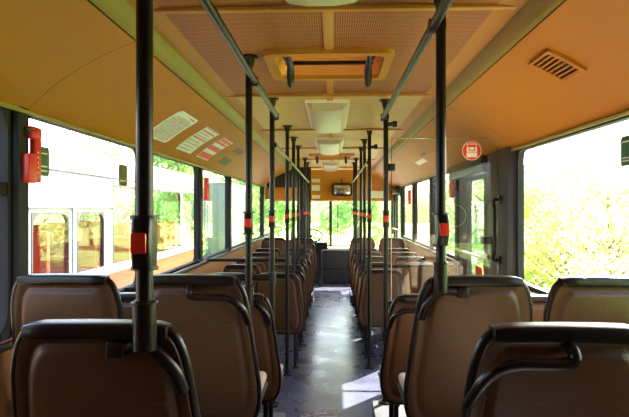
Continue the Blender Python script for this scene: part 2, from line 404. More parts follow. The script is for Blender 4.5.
def make_seat(side, kind):
    """side: +1 when the aisle lies on the +x side of the seat; kind 'hook' has the angled handle, 'pole' the corner bracket, 'plain' none"""
    root = thing('bus_seat', 'x', 'seat')
    flare = 0.236 if kind != 'window' else 0.213; out = seat_outline(side, ha=flare)
    cz = (BT + BB) / 2
    def R3(sc, off, ztop=0.0):
        return [Vector((x * sc, tilt(cz + (z - cz) * sc * 1.0) + off, cz + (z - cz) * (1 - (1 - sc) * 0.75))) for x, z in out]
    mb = MB(); mb.loft([R3(1.0, 0.030), R3(1.0, 0.006), R3(0.985, 0.0), R3(0.90, 0.0), R3(0.87, 0.004), R3(0.845, 0.004), R3(0.80, -0.008), R3(0.74, -0.011), R3(0.3, -0.013)])
    mb.build('back_shell', M['shell'], root, ang=60)
    # rim round the shell
    ro = seat_outline(side, ha=flare, grow=0.003)
    mb = MB(); mb.tube([(x, tilt(z) + 0.015, z) for x, z in ro], 0.0115, 8, closed=True); mb.build('rim', M['rim'], root, ang=60)
    # front cushion
    def F3(sc, off): return [Vector((x * sc, tilt(z) + off, cz + (z - cz) * (1 - (1 - sc) * 0.75))) for x, z in out]
    mb = MB(); mb.loft([F3(0.95, 0.031), F3(0.95, 0.055), F3(0.91, 0.07), F3(0.5, 0.078)]); mb.build('back_cushion', M['cushion'], root, ang=60)
    # padded top bar, overhanging to the rear
    mb = MB()
    rg = []
    for k in range(13):
        t = -1 + 2 * k / 12; x = t * 0.158; e = 1 - 0.25 * max(0, abs(t) - 0.9) / 0.1
        y0, y1, z0, z1 = -0.022, 0.045, 0.871, 0.906
        zc, yc = (z0 + z1) / 2, (y0 + y1) / 2
        rg.append([Vector((x, yc + (py - yc) * e, zc + (pz - zc) * e + 0.003 * (1 - t * t))) for py, pz in rrect(y0, y1, z0, z1, 0.007, 2)])
    mb.loft(rg); mb.build('top_pad', M['rim'], root, ang=50)
    # handle on the back
    if kind == 'hook':
        y = -0.045
        pth = bez([(side * 0.005, 0.012, 0.872), (side * 0.005, y, 0.862), (side * 0.008, y, 0.838), (side * 0.145, y, 0.838), (side * 0.190, y + 0.012, 0.80), (side * 0.203, tilt(0.745) - 0.002, 0.735)], n=5, r=0.04)
        mb = MB(); mb.tube(pth, 0.0165, 10, flat=0.8); mb.build('grab_handle', M['rim'], root, ang=60)
    elif kind == 'pole':
        pth = bez([(side * 0.05, -0.004, 0.85), (side * 0.12, -0.014, 0.868), (side * 0.175, 0.0, 0.81), (side * 0.188, tilt(0.76) - 0.004, 0.755)], n=6, r=0.06)
        mb = MB(); mb.tube(pth, 0.014, 8, flat=0.9); mb.box(min(side * .03, side * .07), max(side * .03, side * .07), -0.022, 0.0, 0.835, 0.872, 0.005)
        mb.build('pole_bracket', M['rim'], root, ang=60)
    # seat pan and cushion
    mb = MB(); mb.box(-0.215, 0.215, 0.10, 0.50, 0.385, 0.43, 0.018, 3); mb.build('seat_cushion', M['cushion'], root)
    mb = MB(); mb.box(-0.22, 0.22, 0.095, 0.50, 0.362, 0.386, 0.01); mb.build('seat_pan', M['rim'], root)
    mb = MB()
    mb.box(-0.2, 0.2, 0.16, 0.19, 0.33, 0.362, 0.005); mb.box(-0.2, 0.2, 0.40, 0.43, 0.33, 0.362, 0.005)
    for s in (-1, 1): mb.box(s * 0.15 - 0.014, s * 0.15 + 0.014, 0.12, 0.45, 0.31, 0.335, 0.004)
    mb.build('seat_frame', M['pole'], root)
    for yy in (0.17, 0.42):
        mb = MB(); x = side * 0.15
        mb.cyl((x, yy, 0.008), (x, yy, 0.312), 0.0135, 10); mb.cyl((x, yy, 0.0), (x, yy, 0.010), 0.035, 14)
        mb.build('leg', M['pole'], root)
    return root
AX, WX = 0.486, 0.948
rowsL = [(1.215, 0.343, 'pole'), (1.99, 0.355, 'hook'), (2.81, 0.165, 'pole'), (5.15, 0, 'plain'), (5.95, 0, 'hook'), (6.75, 0, 'pole'), (7.55, 0, 'hook'), (8.35, 0, 'pole'), (9.2, 0.115, 'hook')]
rowsR = [(1.215, 0.343, 'hook'), (1.99, 0.355, 'pole'), (2.81, 0.165, 'hook'), (5.50, 0, 'plain'), (6.17, 0, 'pole'), (6.95, 0, 'hook'), (7.68, 0, 'pole'), (8.40, 0, 'hook'), (9.2, 0.115, 'hook')]
LL = {
 (0, 'a'): 'brown bus seat with scratched back and a pole at its corner, nearest on the left',
 (1, 'a'): 'brown bus seat with an angled dark handle, left of the aisle, second row',
 (1, 'w'): 'brown bus seat below the left window with the red hammer box, second left row',
 (2, 'a'): 'narrow brown aisle seat with a pole at its corner, third row on the left',
 (2, 'w'): 'brown window seat on the left hidden behind the second row, third row',
 (3, 'a'): 'brown aisle seat on thin legs, first beyond the rail of the left standing area',
 (3, 'w'): 'left window seat directly beyond the standing area rail',
}
RL = {
 (0, 'a'): 'brown bus seat with angled dark handle, nearest on the right',
 (1, 'a'): 'tall brown seat with a red-button pole at its corner, second on the right',
 (1, 'w'): 'brown bus seat under the large right window, right of the pole seat',
 (2, 'a'): 'brown aisle seat with hooked handle, half hidden by the tall pole seat on the right',
 (2, 'w'): 'right window seat just behind the glass screen, third row',
 (3, 'a'): 'brown aisle seat on thin legs, first past the middle door on the right',
 (3, 'w'): 'right window seat seen through the glass screen, first past the middle door',
}
ordn = ['first', 'second', 'third', 'fourth', 'fifth', 'last']
protos = {}
def place_seat(sidename, k, which, x, y, z, kind):
    side = 1 if sidename == 'left' else -1
    if which == 'w': kind = 'window'
    key = (side, kind)
    if key not in protos: protos[key] = make_seat(side, kind); o = protos[key]
    else: o = copy_tree(protos[key])
    o.location = (x, y, z)
    d = LL if side == 1 else RL
    lab = d.get((k, which))
    if lab is None:
        w = 'aisle' if which == 'a' else 'window'
        if k == 8: lab = 'raised brown %s seat at the far %s end, nearest the windscreen' % (w, sidename)
        else: lab = 'brown %s seat in the far %s block, %s row past the %s' % (w, sidename, ordn[k - 3], 'left standing area' if side == 1 else 'middle door')
    o['label'] = lab
    o['group'] = 'brown-backed bus seats in rows'
for sidename, rows in (('left', rowsL), ('right', rowsR)):
    s = -1 if sidename == 'left' else 1
    for k, (y, z, kind) in enumerate(rows):
        dx = (-0.012 if k == 0 else 0) if s < 0 else (0.034, 0.034)[k] if k < 2 else 0.015
        place_seat(sidename, k, 'a', s * AX + dx, y, z, kind)
        if k > 0 and (s < 0 or k != 3): place_seat(sidename, k, 'w', s * WX + (0.025 if s > 0 else 0), y, z, kind)

# ------------------------------------------------------------------ poles with stop buttons
PX = 0.393
def make_pole(x, y, zb, label, sleeve=True, button=True, bx=-0.012, floor_disc=False, r=0.0175, knob=False):
    root = thing('grab_pole', label, 'pole', (x, y, zb), 'dark upright grab poles')
    top = ceil_z(x) - 0.001 - zb
    mb = MB(); mb.cyl((0, 0, 0.004), (0, 0, top - 0.01), r, 16); mb.build('tube', M['pole'], root)
    mb = MB(); mb.cyl((0, 0, top - 0.012), (0, 0, top), 0.045, 18); mb.tube([(0, 0, top - 0.05), (0, 0, top - 0.012)], [r + 0.005, r + 0.012], 16); mb.build('ceiling_flange', M['pole'], root)
    if sleeve:
        mb = MB(); mb.tube([(0, 0, 0), (0, 0, 0.10), (0, 0, 0.105)], [0.0245, 0.0245, 0.020], 16)
        mb.tube([(0, 0, 0.094), (0, 0, 0.100)], 0.028, 16)
        mb.build('sleeve', M['pole'], root)
    if floor_disc:
        mb = MB(); mb.cyl((0, 0, 0), (0, 0, 0.012), 0.05, 20); mb.tube([(0, 0, 0.01), (0, 0, 0.05)], [r + 0.01, r + 0.004], 16); mb.build('floor_flange', M['pole'], root)
    if button:
        zc = 1.43 - zb
        mb = MB()
        rg = []
        for k in range(9):
            t = k / 8; z = zc - 0.054 + 0.108 * t
            off = -0.012 + 0.010 * math.sin(t * math.pi)
            w = 0.020; d0 = -0.026 - 0.012 * math.sin(t * math.pi)
            rg.append([Vector((bx * math.sin(t * math.pi) + px_, py_, z)) for px_, py_ in rrect(-w, w, d0, 0.024, 0.008, 3)])
        mb.loft(rg)
        mb.tube([(0, 0, zc + 0.048), (0, 0, zc + 0.056)], 0.030, 14); mb.tube([(0, 0, zc - 0.058), (0, 0, zc - 0.050)], 0.028, 14)
        h = mb.build('button_housing', M['black'], root, ang=50)
        mb = MB(); mb.box(bx - 0.016, bx + 0.016, -0.049, -0.040, zc - 0.021, zc + 0.021, 0.004); mb.build('stop_button', M['bred'], h, label='red square stop button')
    if knob:
        mb = MB(); mb.tube([(0, 0, top - 0.17), (0.05, 0, top - 0.165)], 0.014, 10); mb.tube([(0.045, 0, top - 0.165), (0.075, 0, top - 0.165)], 0.022, 12); mb.build('knob', M['black'], root)
    return root
SL = 0.865  # sleeve base above seat root
make_pole(-0.373, 1.215 - 0.048, 1.205, 'thick dark pole on the nearest left seat, nearest pole of all', bx=0.002)
make_pole(PX - .005, 1.99 - 0.048, 1.215, 'dark pole with red button rising from the tall second seat on the right', bx=0.004)
make_pole(-PX, 2.81 - 0.048, 1.02, 'dark pole on the third left seat, beside the ceiling hatch', bx=0.0)
make_pole(-PX, 3.82, 0.165, 'dark pole standing on the podium at the start of the left standing area', sleeve=False, floor_disc=True, bx=0)
make_pole(PX - .01, 3.90, 0.165, 'dark pole holding the inner edge of the glass screen on the right', sleeve=False, floor_disc=True, bx=0, knob=True)
make_pole(-PX, 5.09, 0.0, 'dark pole at the front end of the left standing area', sleeve=False, floor_disc=True, bx=0)
make_pole(0.362, 5.33, 0.0, 'dark pole standing on the aisle floor just past the middle door', sleeve=False, floor_disc=True, bx=0, knob=True)
for i, (x, y) in enumerate(((-PX, 5.902), (-PX, 6.702), (-PX, 8.302), (-PX, 9.152))):
    make_pole(x, y, 0.79 + (0.14 if i == 3 else 0), 'distant dark pole on the left, %s of those mounted on the far seats' % ordn[i], bx=0)
for i, (x, y) in enumerate(((0.36, 6.122), (0.36, 6.902), (0.36, 8.352), (0.36, 9.152))):
    make_pole(x, y, 0.79 + (0.14 if i == 3 else 0), 'distant dark pole on the right, %s of those mounted on the far seats' % ordn[i], bx=0)
# rails
def rail(name, pts, r, m, label, cat='rail', group=None, clamps=(), cl=0.03):
    root = thing(name, label, cat, pts[0], group)
    o = Vector(pts[0])
    mb = MB(); mb.tube([Vector(p) - o for p in bez(pts, r=0.05)], r, 12); mb.build('rail_tube', m, root)
    for a, b in clamps:
        mb = MB(); mb.cyl(Vector(a) - o, Vector(b) - o, cl, 14); mb.build('clamp', M['black'], root)
    return root
UZ = 2.125
rail('ceiling_rail', [(-PX + 0.03, -1.25, UZ), (-PX + 0.03, 3.80, UZ), (-PX + .012, 3.87, UZ - 0.01)], 0.0165, M['rail'], 'grey steel rail under the ceiling on the left, between the near poles', 'rail', None,
     [((-PX - 0.01, y - 0.0, UZ), (-PX + 0.045, y, UZ)) for y in (1.175, 2.77, 3.82)], 0.024)
rail('ceiling_rail', [(PX - 0.03, -1.25, UZ), (PX - 0.03, 3.86, UZ)], 0.0165, M['rail'], 'grey steel rail under the ceiling on the right, between the near poles', 'rail', None,
     [((PX - 0.045, y, UZ), (PX + 0.01, y, UZ)) for y in (1.95, 3.90)], 0.026)
rail('overhead_rail', [(-PX + .02, 3.84, 1.935), (-PX + .02, 9.2, 1.925)], 0.011, M['rail'], 'thin steel rail on the left running on towards the front past the standing area', 'rail', None,
     [((-PX - 0.005, y, 1.93), (-PX + 0.03, y, 1.93)) for y in (3.82, 5.16, 6.71, 9.12)], 0.018)
rail('overhead_rail', [(0.345, 5.35, 1.94), (0.345, 9.2, 1.93)], 0.011, M['rail'], 'thin steel rail on the right running on towards the front past the middle door', 'rail', None,
     [((0.335, y, 1.935), (0.368, y, 1.935)) for y in (5.35, 6.91, 9.16)], 0.018)
rail('hip_rail', [(-HW, 3.30, 1.02), (-HW + 0.09, 3.34, 1.02), (-HW + 0.09, 5.08, 1.02)], 0.015, M['pole'], 'dark rail along the left wall below the standing area windows', 'rail', None, [((-HW - .0, 5.08, 1.02), (-HW + .1, 5.08, 1.02))], 0.02)
rail('hip_rail', [(-HW + 0.02, 3.82, 1.03), (-PX, 3.82, 1.03)], 0.022, M['pole'], 'dark crosswise rail at the near end of the left standing area', 'rail', None, [((-PX, 3.82, 0.99), (-PX, 3.82, 1.07))], 0.028)
rail('hip_rail', [(-HW + 0.02, 5.12, 1.03), (-PX, 5.14, 1.03)], 0.015, M['pole'], 'dark crosswise rail at the far end of the left standing area', 'rail', None, [((-PX, 5.16, 0.99), (-PX, 5.16, 1.07))], 0.026)
rail('guard_rail', [(0.362, 5.33, 0.96), (0.70, 5.36, 0.96), (1.16, 5.36, 0.96)], 0.015, M['rail'], 'bright steel rail across the near side of the seats past the middle door', 'rail', None, [((0.362, 5.33, 0.93), (0.362, 5.33, 0.99))], 0.024)
rail('guard_rail', [(0.385, 3.93, 0.62), (0.74, 3.95, 0.62), (1.145, 3.95, 0.62)], 0.013, M['rail'], 'steel rail below the glass screen by the middle door', 'rail', None, [((0.385, 3.9, 0.59), (0.385, 3.9, 0.65))], 0.024)
# glass screen with a round red sign
gs = thing('glass_screen', 'clear upright glass screen between the pole and the dark door pillar', 'glass screen', (0.42, 3.93, 0.66))
mb = MB(); mb.ring(rrect(0, 0.735, 0, 1.33, 0.03), rrect(0.006, 0.729, 0.006, 1.324, 0.026), 'y', -0.0045, 0.0045); mb.build('glass_edge', M['chrome'], gs)
mb = MB(); mb.box(0.007, 0.728, -0.003, 0.003, 0.007, 1.323); mb.build('pane', M['screen'], gs, smooth=False)
mb = MB(); c = (0.445, 0.0, 0.795)
mb.tube([(0.44 + 0.075 * math.cos(t), -0.0035, 0.79 + 0.075 * math.sin(t)) for t in [k * 2 * math.pi / 40 for k in range(40)]], 0.0016, 6, closed=True); mb.build('etched_ring', M['gold'], gs)
mb = MB()
for z in (0.15, 1.1): mb.box(-0.022, 0.03, -0.012, 0.012, z, z + 0.05, 0.004)
mb.build('clip', M['black'], gs)
def disc(mb, c, r, y0, y1, n=32): return mb.loft([[Vector((c[0] + r * math.cos(k * 2 * math.pi / n), y, c[1] + r * math.sin(k * 2 * math.pi / n))) for k in range(n)] for y in (y0, y1)])
gx = CAM.x + 0.955
sg = thing('round_sticker', 'round red sticker with white pictogram, high on the glass screen', 'sticker', (gx, 3.924, 1.897))
mb = MB(); disc(mb, (0, 0), 0.066, -0.001, 0.0); mb.build('backing', M['white'], sg)
mb = MB(); disc(mb, (0, 0), 0.062, -0.002, -0.001); mb.build('red_disc', M['red'], sg)
mb = MB()
mb.box(-0.036, 0.036, -0.003, -0.002, -0.044, -0.012); mb.box(-0.036, -0.022, -0.003, -0.002, -0.008, 0.028); mb.box(0.022, 0.036, -0.003, -0.002, -0.008, 0.028)
mb.box(-0.016, 0.016, -0.003, -0.002, 0.004, 0.026); mb.box(-0.03, 0.03, -0.003, -0.002, -0.008, -0.001)
for k in range(5): mb.box(-0.034 + k * 0.015, -0.026 + k * 0.015, -0.003, -0.002, 0.036 + (0.006 if k in (1, 2, 3) else 0), 0.046 + (0.006 if k in (1, 2, 3) else 0))
mb.build('pictogram', M['white'], sg)
# handle on the wide pillar
h = thing('door_grab_rail', 'vertical grab rail on the wide dark pillar before the middle door', 'rail', (1.155, 3.85, 1.1))
mb = MB(); mb.tube(bez([(0, 0.03, 0.05), (-0.05, 0.03, 0.05), (-0.055, -0.03, 0.10), (-0.055, -0.03, 0.40), (-0.05, 0.03, 0.46), (0, 0.03, 0.46)], r=0.04), 0.012, 10); mb.build('grip', M['pole'], h)
for z in (0.05, 0.46):
    mb = MB(); mb.cyl((0, 0.03, z), (-0.012, 0.03, z), 0.03, 16); mb.build('mount', M['rim'], h)
rail('wall_rail', [(1.16, 5.62, 0.86), (1.10, 5.66, 0.86), (1.10, 9.6, 0.86), (1.16, 9.64, 0.86)], 0.014, M['rail'], 'bright steel rail along the right wall beside the far window seats')

# ------------------------------------------------------------------ ceiling fittings
def lamp(y0, y1, label):
    root = thing('ceiling_lamp', label, 'ceiling lamp', (-0.02, y0, CZ), 'fluorescent ceiling lamps in the aisle')
    L = y1 - y0
    mb = MB(); mb.box(-0.155, 0.155, 0, L, -0.012, 0.014, 0.004); mb.build('base', M['ivory'], root)
    mb = MB(); w = 0.145
    sec = [(-w, -0.012), (-w + 0.035, -0.052), (-w + 0.10, -0.062), (w - 0.10, -0.062), (w - 0.035, -0.052), (w, -0.012)]
    def sc(y, k): return [Vector((x, y, -0.012 + (z + 0.012) * k)) for x, z in sec]
    mb.loft([sc(0.004, 0.05), sc(0.05, 0.95), sc(0.07, 1), sc(L - 0.07, 1), sc(L - 0.05, 0.95), sc(L - 0.004, 0.05)]); mb.build('diffuser', M['lamp'], root, ang=12)
lamp(0.65, 1.95, 'pale faceted ceiling lamp at the very top, nearest')
lamp(3.89, 5.15, 'pale faceted ceiling lamp just past the roof hatch')
lamp(5.95, 7.25, 'pale ceiling lamp, third from the near end')
lamp(9.0, 10.4, 'pale ceiling lamp, farthest, by the front header')
def hatch(y0, y1, label):
    root = thing('roof_hatch', label, 'roof hatch', (0, y0, CZ)); L = y1 - y0; X = HX
    mb = MB(); mb.ring(rrect(-X - 0.035, X + 0.035, -0.035, L + 0.035, 0.06), rrect(-X + 0.01, X - 0.01, 0.01, L - 0.01, 0.04), 'z', -0.016, 0.012); mb.build('frame', M['plain'], root)
    mb = MB(); A = rrect(-X + 0.008, X - 0.008, 0.008, L - 0.008, 0.04); B = rrect(-X + 0.03, X - 0.03, 0.03, L - 0.03, 0.04)
    rg = [[Vector((x, y, 0.0)) for x, y in A], [Vector((x, y, 0.07)) for x, y in B], [Vector((x * 0.97, (y - L / 2) * 0.95 + L / 2, 0.085)) for x, y in B]]
    mb.loft(rg, cap=False); mb.bm.faces.new(mb.bm.verts[-len(A):] if False else [v for v in list(mb.bm.verts)[-len(A):]]); mb.build('cover', M['recess'], root)
    mb = MB(); disc(mb, (0, 0), 0.001, 0, 0.001) if False else None
    mb.loft([[Vector((0.10 * math.cos(t), L * 0.5 + 0.06 * math.sin(t), z)) for t in [k * 2 * math.pi / 24 for k in range(24)]] for z in (0.083, 0.070)]); mb.build('cover_dish', M['plain'], root)
    mb = MB(); mb.cyl((-X + 0.05, L * 0.55, 0.02), (X - 0.05, L * 0.55, 0.02), 0.011, 10); mb.build('cross_bar', M['black'], root)
    for s in (-1, 1):
        mb = MB(); mb.tube(bez([(s * (X - 0.015), 0.03, 0.055), (s * (X - 0.05), L * 0.30, 0.03), (s * (X - 0.07), L * 0.55, 0.02)], r=0.06), 0.014, 8); mb.build('hinge_arm', M['black'], root)
        mb = MB(); x = s * 0.203
        mb.tube(bez([(x, 0.02, 0.045), (x, L * 0.3, 0.03), (x, L * 0.55, 0.0), (x, L * 0.58, -0.075)], r=0.05), [0.014] * 7 + [0.017] * 7, 10)
        mb.tube([(x, L * 0.57, 0.03), (x, L * 0.58, -0.02), (x, L * 0.58, -0.09), (x, L * 0.58, -0.105)], [0.016, 0.021, 0.018, 0.008], 12)
        mb.build('latch_handle', M['black'], root)
hatch(H1[0], H1[1], 'open framed roof hatch with two black handles, nearer one')
hatch(H2[0], H2[1], 'distant roof hatch with black handles near the front header')

# stickers and vent on the cove panels
def cove_frame(side, y, t):
    """point and axes on the cove: t is 0 at the moulding, 1 at the ledge; returns point, down-slope dir, normal to the room"""
    pts = [Vector((side * x, y, z)) for x, z in CP]
    ln = [0]
    for a, b in zip(pts, pts[1:]): ln.append(ln[-1] + (b - a).length)
    d = t * ln[-1]
    for i in range(len(pts) - 1):
        if d <= ln[i + 1] or i == len(pts) - 2:
            k = (d - ln[i]) / (ln[i + 1] - ln[i]); p = pts[i].lerp(pts[i + 1], k)
            dn = (pts[i + 1] - pts[i]).normalized(); nrm = dn.cross(Vector((0, 1, 0))); 
            if nrm.x * side > 0: nrm = -nrm
            return p, dn, nrm
def cove_mesh(side, y0, y1, t0, t1, lift, th, nt=10, mbk=None, rounded=0.0):
    mb = mbk or MB()
    n = 8 if rounded else 1
    rows = []
    for i in range(nt + 1):
        t = t0 + (t1 - t0) * i / nt
        p, dn, nr = cove_frame(side, 0, t)
        ins = 0.0
        if rounded:
            e = min(i, nt - i) / nt * abs(t1 - t0) * 0.52
            if e < rounded: ins = rounded - math.sqrt(max(0, rounded ** 2 - (rounded - e) ** 2))
        rows.append([Vector((p.x, yy, p.z)) + nr * lf for yy, lf in ((y0 + ins, lift), (y1 - ins, lift), (y1 - ins, lift + th), (y0 + ins, lift + th))])
    mb.loft(rows); return mb
def sticker(name, label, side, y0, y1, t0, t1, base='white', rounded=0.0):
    root = thing(name, label, 'sticker', (0, 0, 0), 'stickers on the left cove' if side < 0 else None)
    p, dn, nr = cove_frame(side, (y0 + y1) / 2, (t0 + t1) / 2)
    root.location = p
    def add(nm, m, a, b, c, d, lf, rd=0.0, mbk=None, keep=False):
        mbk = cove_mesh(side, a, b, c, d, lf, 0.0008, mbk=mbk, rounded=rd)
        if keep: return mbk
        for v in mbk.bm.verts: v.co -= Vector(p)
        return mbk.build(nm, M[m] if isinstance(m, str) else m, root, smooth=False)
    add('sheet', base, y0, y1, t0, t1, 0.002, rounded)
    return add
M['mapprint'] = mat('printed_map', (205, 196, 196), 0.5, var=0.02)
def mapprint():
    m = M['mapprint']; n, l = nodes_of(m); b = n['Principled BSDF']
    tc = n.new('ShaderNodeTexCoord'); v = n.new('ShaderNodeTexVoronoi'); v.feature = 'DISTANCE_TO_EDGE'; v.inputs['Scale'].default_value = 38
    l.new(tc.outputs['Object'], v.inputs['Vector'])
    nz = n.new('ShaderNodeTexNoise'); nz.inputs['Scale'].default_value = 26; l.new(tc.outputs['Object'], nz.inputs['Vector'])
    rp = n.new('ShaderNodeValToRGB'); e = rp.color_ramp.elements
    e[0].position = 0.36; e[0].color = lin((90, 120, 170)); e[1].position = 0.64; e[1].color = lin((210, 80, 60))
    k = e.new(0.45); k.color = lin((110, 160, 90)); k = e.new(0.55); k.color = lin((190, 150, 90))
    l.new(nz.outputs['Fac'], rp.inputs[0])
    lt = n.new('ShaderNodeMath'); lt.operation = 'LESS_THAN'; lt.inputs[1].default_value = 0.09; l.new(v.outputs['Distance'], lt.inputs[0])
    ml = n.new('ShaderNodeMath'); ml.operation = 'MULTIPLY'; ml.inputs[1].default_value = 0.6; l.new(lt.outputs[0], ml.inputs[0])
    mx = n.new('ShaderNodeMix'); mx.data_type = 'RGBA'; l.new(ml.outputs[0], mx.inputs['Factor']); mx.inputs['A'].default_value = lin((212, 206, 206))
    l.new(rp.outputs[0], mx.inputs['B']); l.new(mx.outputs['Result'], b.inputs['Base Color'])
mapprint()
M['pale_red'] = mat('salmon_print', (226, 120, 100), 0.5, var=0.03)
M['greyprint'] = mat('grey_print', (150, 150, 150), 0.5, var=0.03)
a = sticker('route_map_sticker', 'white rounded route map sticker with coloured network lines on the left cove', -1, 3.40, 3.84, 0.29, 0.82, 'white', 0.03)
a('map_print', 'mapprint', 3.43, 3.81, 0.38, 0.80, 0.003, 0.05)
a('title_bar', 'greyprint', 3.68, 3.79, 0.325, 0.345, 0.003)
a = sticker('notice_sticker', 'white notice sticker with two red rules and grey lines of text', -1, 4.10, 4.53, 0.29, 0.84, 'white')
a('red_rule', 'red', 4.12, 4.51, 0.36, 0.385, 0.003); a('red_rule', 'red', 4.12, 4.51, 0.52, 0.545, 0.003)
mbk = None
for k in range(9):
    t = 0.30 + 0.06 * k
    if k in (1, 4): continue
    mbk = a('text', 'greyprint', 4.13, 4.49 - 0.04 * (k % 3), t, t + 0.012, 0.003, 0, mbk, True)
p, _, _ = cove_frame(-1, 4.315, 0.565)
for v in mbk.bm.verts: v.co -= p
mbk.build('text_lines', M['greyprint'], bpy.data.objects['notice_sticker'], smooth=False)
a = sticker('warning_sticker', 'red and white striped warning sticker, third along the left cove', -1, 4.72, 5.15, 0.29, 0.84, 'white')
for t0, t1 in ((0.40, 0.45), (0.52, 0.62), (0.70, 0.82)): a('red_band', 'red', 4.73, 5.14, t0, t1, 0.003)
a('salmon_band', 'pale_red', 4.73, 5.14, 0.31, 0.385, 0.003)
a = sticker('small_sticker', 'small brown label high on the left cove, beyond the warning sticker', -1, 5.50, 5.90, 0.31, 0.45, 'brownlabel')
a = sticker('small_sticker', 'faint grey text label below the small brown label on the left cove', -1, 5.55, 5.95, 0.62, 0.80, 'olive')
def cove_vent(y0, y1, t0, t1, label, n=7):
    p, dn, nr = cove_frame(1, (y0 + y1) / 2, (t0 + t1) / 2)
    root = thing('air_vent', label, 'vent', p)
    def fin(mb, nm, m, **k):
        for v in mb.bm.verts: v.co -= p
        return mb.build(nm, m, root, **k)
    dt = (t1 - t0); dy = (y1 - y0)
    mb = MB()
    cove_mesh(1, y0, y1, t0, t0 + dt * 0.07, 0.001, 0.012, 2, mb); cove_mesh(1, y0, y1, t1 - dt * 0.07, t1, 0.001, 0.012, 2, mb)
    cove_mesh(1, y0, y0 + dy * 0.12, t0 + dt * .07, t1 - dt * .07, 0.001, 0.012, 6, mb); cove_mesh(1, y1 - dy * 0.12, y1, t0 + dt * .07, t1 - dt * .07, 0.001, 0.012, 6, mb)
    fin(mb, 'frame', M['cove'])
    mb = cove_mesh(1, y0 + dy * .1, y1 - dy * .1, t0 + dt * .05, t1 - dt * .05, 0.001, 0.002, 6); fin(mb, 'dark_opening', M['black'])
    for k in range(n):
        ta = t0 + dt * (0.07 + 0.86 * (k + 0.62) / n); tb = ta + dt * 0.86 * 0.36 / n
        mb = cove_mesh(1, y0 + dy * .1, y1 - dy * .1, ta, tb, 0.004, 0.007, 1); fin(mb, 'slat', M['cove'])
cove_vent(2.21, 2.43, 0.20, 0.52, 'slatted air vent in the ochre cove above the right window')
tag(cove_mesh(1, 6.15, 6.75, 0.50, 0.62, 0.002, 0.0008).build('cove_label', M['ivory'], None), 'small pale label strip on the far right cove', 'sticker')
tag(cove_mesh(1, 5.75, 6.05, 0.38, 0.46, 0.002, 0.0008).build('cove_label', M['brownlabel'], None), 'small dark label strip on the far right cove, nearer than the pale one', 'sticker')
for i, (s, y, z) in enumerate(()): pass

# ------------------------------------------------------------------ things on the walls and windows
eh = thing('emergency_hammer_box', 'red emergency hammer box on the near left pillar', 'hammer box', (-1.185, 2.175, 1.60))
mb = MB(); mb.box(-0.004, 0.03, -0.022, 0.034, 0.0, 0.115, 0.006); mb.build('holder', M['bred'], eh)
mb = MB(); mb.box(-0.004, 0.022, 0.035, 0.085, 0.005, 0.20, 0.006); mb.box(-0.004, 0.03, 0.0, 0.075, 0.175, 0.225, 0.01)
for k in range(6): pass
mb.build('back_plate', M['red'], eh)
mb = MB()
for k in range(6): mb.box(0.022, 0.0245, 0.05, 0.057, 0.02 + k * 0.02, 0.028 + k * 0.02)
mb.build('white_marks', M['white'], eh)
mb = MB(); mb.tube([(0.015, -0.01, 0.20), (0.02, 0.03, 0.215)], 0.012, 10); mb.build('hammer_head', M['chrome'], eh)
def glass_sign(name, label, side, y0, y1, z0, z1, m, lines=(), cat='sign', dx=0.008):
    x = side * (HW + 0.02) - side * dx
    root = thing(name, label, cat, (x, (y0 + y1) / 2, z0)); h = (y1 - y0) / 2; H = z1 - z0
    out = rrect(-h, h, 0, H, min(h, H) * 0.2)
    mb = MB(); mb.loft([[Vector((0, a, b)) for a, b in out], [Vector((-side * 0.002, a, b)) for a, b in out]]); mb.build('plate', M[m], root, smooth=False)
    if lines:
        mb = MB()
        for a, b in lines: mb.box(min(-side * .0022, -side * .003), max(-side * .0022, -side * .003), -h * 0.75, h * 0.75, a * H, b * H)
        mb.build('lettering', M['white'], root, smooth=False)
glass_sign('window_sign', 'green sign with white lines on the window beside the red hammer box', -1, 2.31, 2.44, 1.64, 1.765, 'green', ((0.15, 0.2), (0.3, 0.36), (0.75, 0.8)))
glass_sign('window_sign', 'small olive sign hanging on the left window left of the near pole', -1, 3.25, 3.38, 1.635, 1.76, 'olive', ((0.2, 0.26),))
glass_sign('window_sign', 'dark green sign at the edge of the large right window', 1, 2.27, 2.41, 1.675, 1.80, 'green', ((0.15, 0.19), (0.25, 0.29), (0.78, 0.83)))
def small_hammer(s, y, z, label, x=None):
    r = thing('emergency_hammer_box', label, 'hammer box', (s * 1.165 if x is None else x, y, z))
    mb = MB(); mb.box(-0.018, 0.018, -0.05, 0.05, 0, 0.21, 0.008); mb.build('holder', M['red'], r)
    mb = MB(); mb.box(-0.021 if s > 0 else 0.018, -0.018 if s > 0 else 0.021, -0.03, 0.03, 0.15, 0.19); mb.build('white_marks', M['white'], r)
glass_sign('door_notice', 'red and white notice low on the middle door glass', 1, 4.62, 4.82, 0.84, 1.02, 'red', ((0.2, 0.42),), 'notice')
small_hammer(-1, 5.2, 1.575, 'red hammer box on the slim left pillar by the standing area', -1.152)
small_hammer(1, 5.42, 1.60, 'red hammer box on the pillar just past the middle door', 1.15)
small_hammer(1, 8.4, 1.56, 'distant red box on a far right window pillar', 1.15)
hb = tag(MB().box(-0.03, 0.03, -0.05, 0.05, -0.03, 0.03, 0.01).build('door_control', M['black']), 'small black control knob on the middle door post', 'control'); hb.location = (1.19, 4.09, 1.25)
hb.location = (1.125, 4.12, 1.27)

